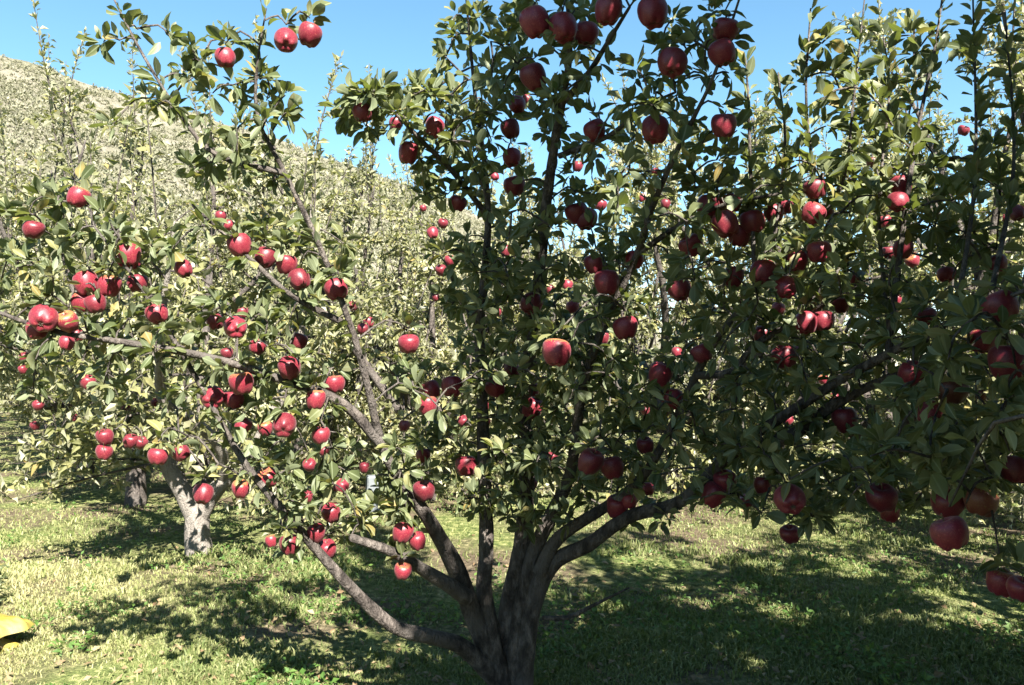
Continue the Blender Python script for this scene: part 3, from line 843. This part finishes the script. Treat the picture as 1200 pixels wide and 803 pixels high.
for s in ([(858, 530, 3.05, .03), (924, 512, 2.95, .024), (981, 472, 2.85, .02), (1050, 440, 2.7, .014), (1110, 430, 2.5, .008)],
          [(815, 440, 3.03, .016), (857, 436, 2.98, .014), (884, 405, 2.93, .012), (940, 372, 2.88, .009), (1010, 330, 2.85, .006)],
          [(575, 258, 3.33, .013), (531, 202, 3.2, .011), (494, 165, 3.05, .009), (465, 135, 2.95, .006), (435, 110, 2.9, .0045), (398, 106, 2.86, .003)],
          [(447, 520, 3.17, .024), (400, 472, 3.1, .02), (330, 445, 3.04, .017), (250, 420, 2.98, .014), (150, 402, 2.93, .012), (60, 387, 2.88, .009), (-40, 352, 2.83, .005)],
          [(333, 203, 2.88, .012), (255, 182, 2.85, .009), (215, 140, 2.84, .007), (165, 60, 2.84, .005), (130, -8, 2.84, .003)],
          [(655, 183, 3.02, .012), (716, 158, 2.9, .009), (750, 128, 2.8, .007), (792, 108, 2.7, .004)],
          [(658, 122, 2.9, .013), (690, 85, 2.8, .01), (712, 50, 2.7, .008), (738, 8, 2.6, .005)],
          [(636, 724, 3.52, .011), (665, 724, 3.48, .01), (690, 712, 3.44, .008), (737, 689, 3.35, .004)],
          [(748, 297, 2.98, .012), (800, 262, 2.9, .01), (850, 240, 2.85, .008), (925, 225, 2.8, .005)],
          [(405, 380, 3.03, .014), (340, 345, 2.95, .011), (290, 300, 2.9, .008), (225, 240, 2.86, .005)]):
    add(main.branches, s, s[0][0] != 636)
for s in ([(1040, 420, 2.6, .012), (1062, 240, 2.68, .009), (1078, 140, 2.75, .007), (1095, 60, 2.8, .005), (1106, -15, 2.85, .003)],
          [(885, 345, 2.83, .009), (880, 210, 2.9, .007), (877, 120, 2.94, .005), (874, 68, 2.96, .003)],
          [(1120, 375, 2.4, .009), (1143, 200, 2.7, .006), (1140, -15, 2.9, .003)],
          [(1160, 355, 2.3, .009), (1188, 190, 2.7, .006), (1178, 15, 2.9, .003)],
          [(960, 255, 2.78, .007), (945, 120, 2.85, .005), (950, 10, 2.9, .003)],
          [(1045, 415, 2.6, .008), (1030, 250, 2.75, .006), (1042, 110, 2.85, .004), (1035, 40, 2.9, .002)],
          [(900, 330, 2.82, .008), (920, 180, 2.95, .006), (912, 85, 3.0, .003)]):
    p, r = add(main.twigs, s)
    main.leafy(p, .012, .066, .3, up=.5, spread=.75)
# leaves on spurs straight from the wood
for (p, r), sp, st in ((A, .03, .55), (B, .028, .5), (Cc, .03, .4), (D_, .026, .45), (E, .03, .55), (Fl, .03, .55), (Hh, .024, .45)):
    main.leafy(p, sp * .8, .064, st)
for (p, r) in main.branches:
    if r[0] > .0111 or abs(p[0][0]) > .2: main.leafy(p, .02, .066, .25)

def node_array(ts):
    return np.vstack([np.vstack(t.nodes) for t in ts]), np.concatenate([np.full(sum(len(n) for n in t.nodes), i) for i, t in enumerate(ts)])

def attach(t, tip, node, leaf, n_leaf, hang):
    d = tip - node; L = np.linalg.norm(d)
    k = np.array((0, 0, .16 * L + (.02 if hang else .0)))
    mid = node + d * .55 + k + rng.normal(0, .05 * L, 3)
    p, r = t.tube(t.twigs, [node, mid, tip], [.003 + .006 * min(L, 1), .0035 + .002 * min(L, 1), .0022], .07)
    t.leafy(p, .026, leaf, .35)
    t.rosette(tip, unit(d[None])[0], n_leaf, leaf)

# --- hang the apples: each at the depth where an apple of that width is 66-92 mm, nearest to some wood
alltrees = [main, left, right] + trees[1:]
NA, NI = node_array(alltrees)
front_mask = (NI == 0) | (NI == 2)
for a in apples:
    w = np.linspace(.066, .093, 12); ds = F_PX * w / a["d"]
    C = np.array([at(a["px"], a["py"], d) for d in ds])
    m = front_mask if a["d"] >= 18 and not (a["px"] < 260 and a["py"] > 505) else np.ones_like(front_mask)
    if a["px"] > 1095 and a["d"] >= 29: m = front_mask
    D2 = ((C[:, None] - NA[m][None]) ** 2).sum(-1) + .004 * ((w[:, None] - .083) / .01) ** 2
    i, j = np.unravel_index(np.argmin(D2), D2.shape)
    a["c"], a["w"], a["depth"], a["node"] = C[i], w[i], ds[i], NA[m][j]
    a["tree"] = alltrees[NI[m][j]]; a["dist"] = math.sqrt(max(D2[i, j], 0))
for a in sorted(apples, key=lambda q: q["dist"]):
    t = a["tree"]; top = a["c"] + np.array((0, 0, a["w"] * .5 + .018))
    N = np.vstack(t.nodes)
    j = np.argmin(((N - top) ** 2).sum(1) + np.where(np.linalg.norm(N - top, axis=1) < .05, .02, 0) + np.where(N[:, 2] < top[2] - .6, .2, 0))
    attach(t, top, N[j], .066, 8 if t is main else 7, True)
print("farthest apple twig", max(a["dist"] for a in apples))

# --- foliage masses of the main tree: centre, half size, depth range, how many leafy spurs
MASS = [
    (640, 60, 70, 70, 2.6, 3.2, 28), (620, 200, 80, 90, 2.8, 3.5, 32), (540, 90, 40, 90, 2.9, 3.3, 22), (800, 70, 60, 70, 2.4, 2.9, 15),
    (780, 190, 90, 80, 2.5, 3.1, 28), (455, 125, 60, 28, 2.8, 3.1, 30), (530, 200, 45, 60, 3.0, 3.4, 18),
    (640, 330, 110, 80, 2.9, 3.6, 46), (590, 430, 130, 70, 3.0, 3.7, 50), (560, 320, 60, 50, 3.1, 3.5, 20), (720, 420, 90, 80, 2.8, 3.5, 34),
    (870, 300, 100, 80, 2.6, 3.2, 46), (950, 400, 120, 80, 2.6, 3.2, 44), (1060, 300, 110, 80, 2.3, 3.0, 46), (1120, 440, 90, 80, 1.9, 2.7, 44),
    (980, 530, 140, 45, 2.6, 3.2, 34), (1100, 545, 110, 50, 2.0, 2.7, 30), (840, 550, 70, 40, 2.9, 3.3, 20), (700, 530, 90, 50, 3.1, 3.6, 24), (960, 170, 100, 80, 2.6, 3.1, 30),
    (560, 540, 90, 60, 3.2, 3.7, 26), (440, 560, 70, 60, 3.0, 3.5, 18),
    (290, 120, 50, 90, 2.75, 2.95, 20), (170, 90, 70, 70, 2.75, 2.95, 14), (330, 330, 90, 80, 2.8, 3.1, 18), (230, 250, 110, 80, 2.75, 3.1, 16), (110, 330, 110, 80, 2.75, 3.1, 20),
    (230, 420, 130, 70, 2.85, 3.2, 22), (70, 420, 80, 50, 2.75, 3.1, 8), (330, 500, 80, 60, 2.95, 3.3, 18), (360, 600, 50, 50, 3.0, 3.3, 14), (40, 270, 50, 60, 2.75, 3.0, 14),
    (690, 600, 120, 30, 3.2, 3.6, 12), (1020, 210, 110, 60, 2.7, 3.1, 12), (1130, 220, 70, 60, 2.6, 3.0, 8), (960, 90, 60, 60, 2.8, 3.1, 6), (1080, 90, 60, 70, 2.8, 3.1, 8),
    (860, 480, 90, 60, 2.8, 3.3, 26), (960, 585, 110, 22, 2.6, 3.0, 14), (620, 520, 120, 50, 3.3, 3.7, 20), (470, 590, 60, 40, 3.1, 3.4, 12), (610, 600, 60, 40, 3.3, 3.6, 9), (650, 480, 140, 80, 3.0, 3.6, 34),
]
pts = []
for cx, cy, rx, ry, d0, d1, n in MASS:
    for _ in range(n):
        while True:
            u, v = rng.uniform(-1, 1, 2)
            if u * u + v * v < 1: break
        pts.append(at(cx + u * rx, cy + v * ry, rng.uniform(d0, d1)))
pts = np.array(pts)
N = np.vstack(main.nodes)
dd = np.array([np.min(((N - p) ** 2).sum(1)) for p in pts])
for k in np.argsort(dd):
    p = pts[k]; N = np.vstack(main.nodes)
    w = ((N - p) ** 2).sum(1) + np.where(N[:, 2] > p[2] + .15, .05, 0)
    attach(main, p, N[np.argmin(w)], .061, int(rng.integers(8, 14)), False)

# leaves do not hide the apples that show in the photo
AP = np.array([(a["px"], a["py"], a["d"] / 2, a["depth"]) for a in apples])
def clear_apples(arr):
    P, D, N, L = arr
    c = P + D * L[:, None] * .5
    x, y, d = project(c)
    hit = np.zeros(len(P), bool)
    half = F_PX * L / np.maximum(d, .1) * .2
    for ax, ay, r, ad in AP:
        hit |= ((x - ax) ** 2 + (y - ay) ** 2 < (r * .8 + half) ** 2) & (d < ad + .04) & (d > .1)
    hit &= rng.random(len(P)) < .86
    # the fork of the pale trunk is bare
    for ax, ay, r in ((233, 640, 26), (233, 610, 28), (208, 568, 20), (200, 548, 16), (258, 572, 18), (224, 585, 22)):
        hit |= ((x - ax) ** 2 + (y - ay) ** 2 < r * r) & (d < LD - .05) & (d > .1)
    return ~hit
def clear_right(arr):
    k = clear_apples(arr)
    c = arr[0] + arr[1] * arr[3][:, None]
    k &= ~((arr[0][:, 0] > 1.7) & (arr[0][:, 2] > 4.0) & (arr[0][:, 1] < 2.5))   # outer crown cut away to let sun reach the upper right foliage
    return k & ~(in_view(arr[0]) & ~bough_zone(arr[0])) & ~(in_view(c) & ~bough_zone(c))

main.finish(LEAF_SHADED, 2, clear_apples)
for t in trees:
    far = t.base[1] > 7
    t.finish(LEAF_LIT if far else LEAF_LIT, 1, clear_apples)
right.finish(LEAF_SHADED, 2, clear_right)
side.finish(LEAF_SHADED, 1, clear_right)
for x, y, H in ((4.9, -1.2, 4.6), (.9, -3.4, 4.6), (3.9, -4.4, 4.6), (-1.6, -4.6, 4.4)):  # unseen trees added only to block sky light from behind
    t = Tree("apple_tree", "orchard tree of the row at the viewer's back", (x, y, 0.0), "trees of the orchard")
    fk = np.array((x, y, .7))
    t.tube(t.trunk, [(x, y, -.1), (x, y, .3), fk], [.14, .12, .1], nodes=False)
    grow_crown(t, fk, H, 2.3, 7, 10, .03, .13, .12, 14, low=.3)
    t.finish(LEAF_SHADED, 1)
print("leaves", sum(len(np.concatenate(t.leaves.L)) for t in alltrees), "main", len(np.concatenate(main.leaves.L)), "right", len(np.concatenate(right.leaves.L)))

# ------------------------------------------------------------------ apple objects
def apple_body(k, mat):
    prof = np.array([(0, .345), (.07, .36), (.15, .42), (.25, .465), (.36, .44), (.455, .33), (.5, .16), (.495, -.03), (.45, -.2), (.385, -.34), (.31, -.44), (.22, -.485), (.13, -.47), (.06, -.43), (0, -.42)])
    p, _ = smooth_path(np.c_[prof, np.zeros(len(prof))], np.ones(len(prof)), .05)
    p[:, 0] = np.maximum(p[:, 0], 0)
    n = 28; a = np.linspace(0, 2 * np.pi, n, endpoint=False)
    q = np.random.default_rng(40 + k); ph = q.random() * 6; ell = q.uniform(.94, 1.05); tall = q.uniform(.94, 1.08); lean = q.uniform(-.06, .06, 2)
    r, z = p[:, :1], p[:, 1:2]
    low = np.clip(-z * 2.2, 0, 1) ** 1.5
    lob = 1 + .055 * np.cos(5 * a + ph)[None] * low + .02 * np.cos(5 * a + ph)[None] * np.clip(z * 2, 0, 1) + .015 * np.cos(2 * a + ph * 2)[None]
    X, Y = r * lob * np.cos(a), r * lob * np.sin(a) * ell
    Z = z * tall + (-.035 * np.cos(5 * a + ph)[None]) * low * np.clip(r * 3.2, 0, 1)
    V = np.stack([X + lean[0] * Z, Y + lean[1] * Z, Z + 0 * X], -1)
    m = len(p)
    V = V[1:-1].reshape(-1, 3); rows = m - 2
    V = np.vstack([V, [[0, 0, .345 * tall]], [[0, 0, -.42 * tall]]])
    i = np.arange(rows - 1)[:, None] * n; j = np.arange(n)[None]; j2 = (j + 1) % n
    Fq = np.stack([i + j, i + n + j, i + n + j2, i + j2], -1).reshape(-1, 4)
    t1 = np.stack([j[0], j2[0], np.full(n, rows * n)], -1); b0 = (rows - 1) * n
    t2 = np.stack([b0 + j[0], np.full(n, rows * n + 1), b0 + j2[0]], -1)
    return mesh_from("apple", V, [Fq, np.vstack([t1, t2])], mat)

def tube_only(tubes, mat, sides=6):
    o = tube_mesh("tmp", tubes, mat, sides); me = o.data; bpy.data.objects.remove(o); return me

bodies = [apple_body(k, APPLE) for k in range(6)]; pale_bodies = [apple_body(k, APPLE_PALE) for k in range(2)]
stem_me = tube_only([smooth_path([(0, 0, .33), (.02, .01, .48), (.07, .02, .66)], [.022, .018, .028], .06)], STALK); stem_me.name = "stem"
cal = []
for k in range(5):
    a = k * 1.2566
    cal.append(smooth_path([(.02 * math.cos(a), .02 * math.sin(a), -.40), (.05 * math.cos(a), .05 * math.sin(a), -.45), (.11 * math.cos(a + .2), .11 * math.sin(a + .2), -.455)], [.02, .02, .006], .05))
calyx_me = tube_only(cal, CALYX); calyx_me.name = "calyx"
proto = bpy.data.objects.new("apple", bodies[0]); proto["category"] = "apple"; proto["group"] = "ripe apples hanging in the orchard trees"
proto_stem = bpy.data.objects.new("stem", stem_me); proto_calyx = bpy.data.objects.new("calyx", calyx_me)
SHOW_END = {(335, 48), (333, 499), (276, 384), (51, 374), (249, 466), (926, 586)}
for k, a in enumerate(apples):
    o = proto if k == 0 else proto.copy()
    pale = (int(a["px"]), int(a["py"])) in {(1149, 587), (1116, 458), (1022, 190), (1150, 463)}
    o.data = pale_bodies[k % 2] if pale else bodies[int(rng.integers(6))]
    o["label"] = a["label"]
    q = np.random.default_rng(900 + k)
    tilt = q.normal(0, .26, 2)
    e = Euler((tilt[0], tilt[1], q.uniform(0, 6.28)), 'ZYX')
    M = (Matrix.Rotation(tilt[0], 3, 'X') @ Matrix.Rotation(tilt[1], 3, 'Y') @ Matrix.Rotation(q.uniform(0, 6.28), 3, 'Z'))
    if (int(a["px"]), int(a["py"])) in SHOW_END:   # blossom end turned to the viewer and down
        v = (Vector((0, 0, CAM_H)) - Vector(a["c"])).normalized() + Vector((q.normal(0, .2), 0, -.55))
        M = v.to_track_quat('-Z', 'Y').to_matrix()
    o.rotation_euler = M.to_euler()
    o.location = Vector(a["c"]); s = a["w"]; o.scale = (s * 1.02, s * 1.02, s * q.uniform(.86, .98))
    col.objects.link(o)
    if a["d"] >= 17:
        for pr in (proto_stem, proto_calyx):
            c = pr if k == 0 else pr.copy()
            c.parent = o; col.objects.link(c)

# ------------------------------------------------------------------ grass, weeds, fallen leaves
def build_grass():
    n = 380000
    u = rng.random(n); y = 1 / np.sqrt(1 / 2.6 ** 2 + u * (1 / 26. ** 2 - 1 / 2.6 ** 2))
    x = rng.uniform(-1, 1, n) * (.74 * y + .8)
    bare = fbm(x, y, 1.1, 21.) + .25 * (fbm(x, y, .3, 4.) - .5)
    alley = np.clip((-1.2 - .55 * (y - 4) - x) / .8, -1, 1)           # left of the first row
    p = np.clip((bare - .37) * 7 + .2 + .5 * np.clip(alley, 0, 1), .07, 1)
    k = rng.random(n) < p; x, y, bare, alley = x[k], y[k], bare[k], alley[k]; n = len(x)
    tuft = np.clip((fbm(x, y, .45, 31., 2) - .5) * 4, 0, 1)
    clump = np.clip((noise2(x, y, .16, 5.) - .62) * 6, 0, 1) * np.clip((noise2(x, y, .9, 8.) - .4) * 4, 0, 1)
    h = rng.uniform(.016, .048, n) * (1 + 0.8 * clump + 1.1 * tuft * (1 - .55 * np.clip(alley, 0, 1))) * np.clip(.7 + (y - 4) * .035, .7, 1.3)
    w = h * rng.uniform(.04, .085, n) + .00045 * y
    a = rng.uniform(0, 6.28, n); b = rng.uniform(0, 6.28, n); lean = rng.uniform(.15, 1.1, n)
    B = np.stack([x, y, ground_z(x, y) - .004], -1)
    S = np.stack([np.cos(a), np.sin(a), 0 * a], -1) * w[:, None]
    Dh = np.stack([np.cos(b), np.sin(b), 0 * b], -1) * (lean * h)[:, None]
    up = np.array((0, 0, 1.0))
    V = np.stack([B - S, B + S, B + Dh * .35 + up * (h * .6)[:, None] - S * .7, B + Dh * .35 + up * (h * .6)[:, None] + S * .7, B + Dh + up * (h * (1 - .3 * lean))[:, None]], 1)
    o = (np.arange(n) * 5)[:, None]
    dry = .41 + .9 * (fbm(x, y, 1.3, 55.) - .5) + .3 * np.clip(alley, -.6, 1) - .2 * tuft - .12 * clump + .25 * np.clip(.45 - bare, 0, .3) + rng.normal(0, .17, n)
    r = np.clip(dry, 0, 1)
    me = mesh_from("grass", V.reshape(-1, 3), [np.array([[0, 1, 3, 2]]) + o, np.array([[2, 3, 4]]) + o], GRASS, False, [r, r])
    tag(link("grass", me), "short orchard grass, half green half dry, under the trees", "grass", kind="stuff")
    # broad leaved weeds in patches
    n = 42000
    u = rng.random(n); y = 1 / np.sqrt(1 / 2.8 ** 2 + u * (1 / 13. ** 2 - 1 / 2.8 ** 2)); x = rng.uniform(-1, 1, n) * (.72 * y + .5)
    pat = fbm(x, y, .55, 77., 2) + .25 * np.exp(-((x - 2.75) ** 2 + (y - 5.7) ** 2) / .5)
    k = pat > .56; x, y = x[k], y[k]; n = len(x)
    d = unit(np.stack([rng.normal(size=n), rng.normal(size=n), rng.uniform(.1, 1.0, n)], -1))
    P = np.stack([x, y, ground_z(x, y) + rng.uniform(0, .05, n)], -1)
    L = Leaves(); L.add(P, d, rng.normal(size=(n, 3)) * .4 + np.array((0, 0, 1.0)), rng.uniform(.018, .05, n))
    tag(leaf_mesh("weeds", L.arrays(), WEED, 1), "low broad leaved weeds in patches through the grass", "weeds", kind="stuff")
    n = 4200
    u = rng.random(n); y = 1 / np.sqrt(1 / 2.8 ** 2 + u * (1 / 14. ** 2 - 1 / 2.8 ** 2)); x = rng.uniform(-1, 1, n) * (.72 * y + .5)
    k = rng.random(n) < np.clip(.25 + 1.2 * np.exp(-(x ** 2 + (y - 4) ** 2) / 3.) + .4 * (x > 0), 0, 1); x, y = x[k], y[k]; n = len(x)
    d = unit(np.stack([rng.normal(size=n), rng.normal(size=n), rng.normal(0, .25, n)], -1))
    L = Leaves(); L.add(np.stack([x, y, ground_z(x, y) + rng.uniform(.005, .035, n)], -1), d, rng.normal(size=(n, 3)) * .35 + np.array((0, 0, 1.0)), rng.uniform(.025, .06, n))
    tag(leaf_mesh("fallen_leaves", L.arrays(), LITTER, 1), "brown and pale fallen leaves scattered on the grass", "fallen leaves", kind="stuff")
build_grass()

# ------------------------------------------------------------------ the yellow sack at the left edge
def build_sack():
    m, nt, b, out = new_mat("yellow_sack")
    tc = nt.nodes.new("ShaderNodeTexCoord"); n1 = noise(nt, 5, 4, tc.outputs["Object"])
    wv = nt.nodes.new("ShaderNodeTexChecker"); wv.inputs["Scale"].default_value = 260; nt.links.new(tc.outputs["Object"], wv.inputs[0])
    r = ramp(nt, [(.35, (.19, .145, .02)), (.5, (.25, .205, .045)), (.75, (.24, .19, .08))], n1.outputs["Fac"])
    nt.links.new(r.outputs[0], b.inputs["Base Color"]); b.inputs["Roughness"].default_value = .5
    bp = nt.nodes.new("ShaderNodeBump"); bp.inputs["Strength"].default_value = .25; bp.inputs["Distance"].default_value = .004
    nt.links.new(wv.outputs["Fac"], bp.inputs["Height"]); nt.links.new(bp.outputs[0], b.inputs["Normal"])
    c = at(-6, 752, 4.35)
    root = bpy.data.objects.new("sack", None); col.objects.link(root)
    root.location = (c[0] - .2, c[1] - .08, float(ground_z(c[0], c[1])) - .01); root.rotation_euler = (0, 0, -.22); root.scale = (.85, .85, .8)
    tag(root, "yellow woven sack lying flat on the grass at the lower left edge", "sack")
    def pillow(name, lx, ly, h, z0, seed, dx, dy):
        n = 44; u = np.linspace(-1, 1, n); U, W = np.meshgrid(u, u)
        q = np.clip(1 - np.abs(U) ** 4, 0, 1) ** .5 * np.clip(1 - np.abs(W) ** 3.2, 0, 1) ** .55
        cr = (fbm(U, W, .55, seed) - .5) * .9 + np.abs(fbm(U * .7 + W * .6, W - U, .3, seed + 4) - .5) * 1.1
        top = z0 + h * q * (.8 + cr)
        X = dx + lx * U * (1 + .05 * np.sin(W * 5 + seed)) ; Y = dy + ly * W * (1 + .04 * np.sin(U * 6 + seed))
        V = np.vstack([np.stack([X, Y, top], -1).reshape(-1, 3), np.stack([X, Y, z0 - .012 * q], -1).reshape(-1, 3)])
        i = (np.arange(n - 1)[:, None] * n + np.arange(n - 1)[None]).ravel()
        Fq = np.stack([i, i + 1, i + n + 1, i + n], -1)
        link(name, mesh_from(name, V, [Fq, Fq[:, ::-1] + n * n], m), root)
    pillow("lower_fold", .40, .22, .14, .012, 2.0, 0, -.07)
    pillow("upper_fold", .42, .2, .10, .125, 6.0, .01, .06)
build_sack()

# dark leafy weed at the very edge of the alley, and a blue grey post far behind the limbs
w = Leaves(); c = at(-5, 712, 5.0)
c[2] = float(ground_z(c[0], c[1]))
n = 60; d = unit(rng.normal(size=(n, 3)) * np.array((.8, .8, .4)) + np.array((0, 0, .3)))
w.add(np.stack([c[0] + rng.normal(0, .02, n), c[1] + rng.normal(0, .02, n), c[2] + rng.uniform(.02, .26, n)], -1), d, rng.normal(size=(n, 3)) + np.array((0, 0, .6)), rng.uniform(.03, .07, n))
wd = bpy.data.objects.new("weed", None); wd.location = c; col.objects.link(wd)
tag(wd, "dark upright weed in the grass at the left edge above the yellow sack", "plant")
tube_mesh("stem", [smooth_path([c + (0, 0, -.02), c + (.01, 0, .13), c + (0, .01, .27)], [.006, .005, .002])], BARK, 6, 0, wd, c)
leaf_mesh("foliage", w.arrays(), LEAF_SHADED, 1, wd, c)

def build_post():
    c = at(437, 598, 8.4); z = float(ground_z(c[0], c[1]))
    m = plain("blue_grey_concrete", (.115, .128, .135), .8)
    root = bpy.data.objects.new("concrete_post", None); col.objects.link(root); root.location = (c[0], c[1], z); root.rotation_euler = (0, .03, .3)
    tag(root, "short pale blue grey concrete post glimpsed through the left limbs", "post")
    def prism(name, hw, z0, z1, ch):
        o8 = np.array([(-hw, -hw + ch), (-hw + ch, -hw), (hw - ch, -hw), (hw, -hw + ch), (hw, hw - ch), (hw - ch, hw), (-hw + ch, hw), (-hw, hw - ch)])
        V = np.vstack([np.c_[o8, np.full(8, z0)], np.c_[o8 * .94, np.full(8, z1)], np.c_[o8 * .8, np.full(8, z1 + .02)], [[0, 0, z1 + .025]]])
        q = [[k, (k + 1) % 8, 8 + (k + 1) % 8, 8 + k] for k in range(8)] + [[8 + k, 8 + (k + 1) % 8, 16 + (k + 1) % 8, 16 + k] for k in range(8)]
        t = [[16 + k, 16 + (k + 1) % 8, 24] for k in range(8)]
        link(name, mesh_from(name, V, [q, t], m, smooth=False), root)
    prism("shaft", .08, 0, .34, .015)
    prism("footing", .13, -.05, .08, .02)
build_post()
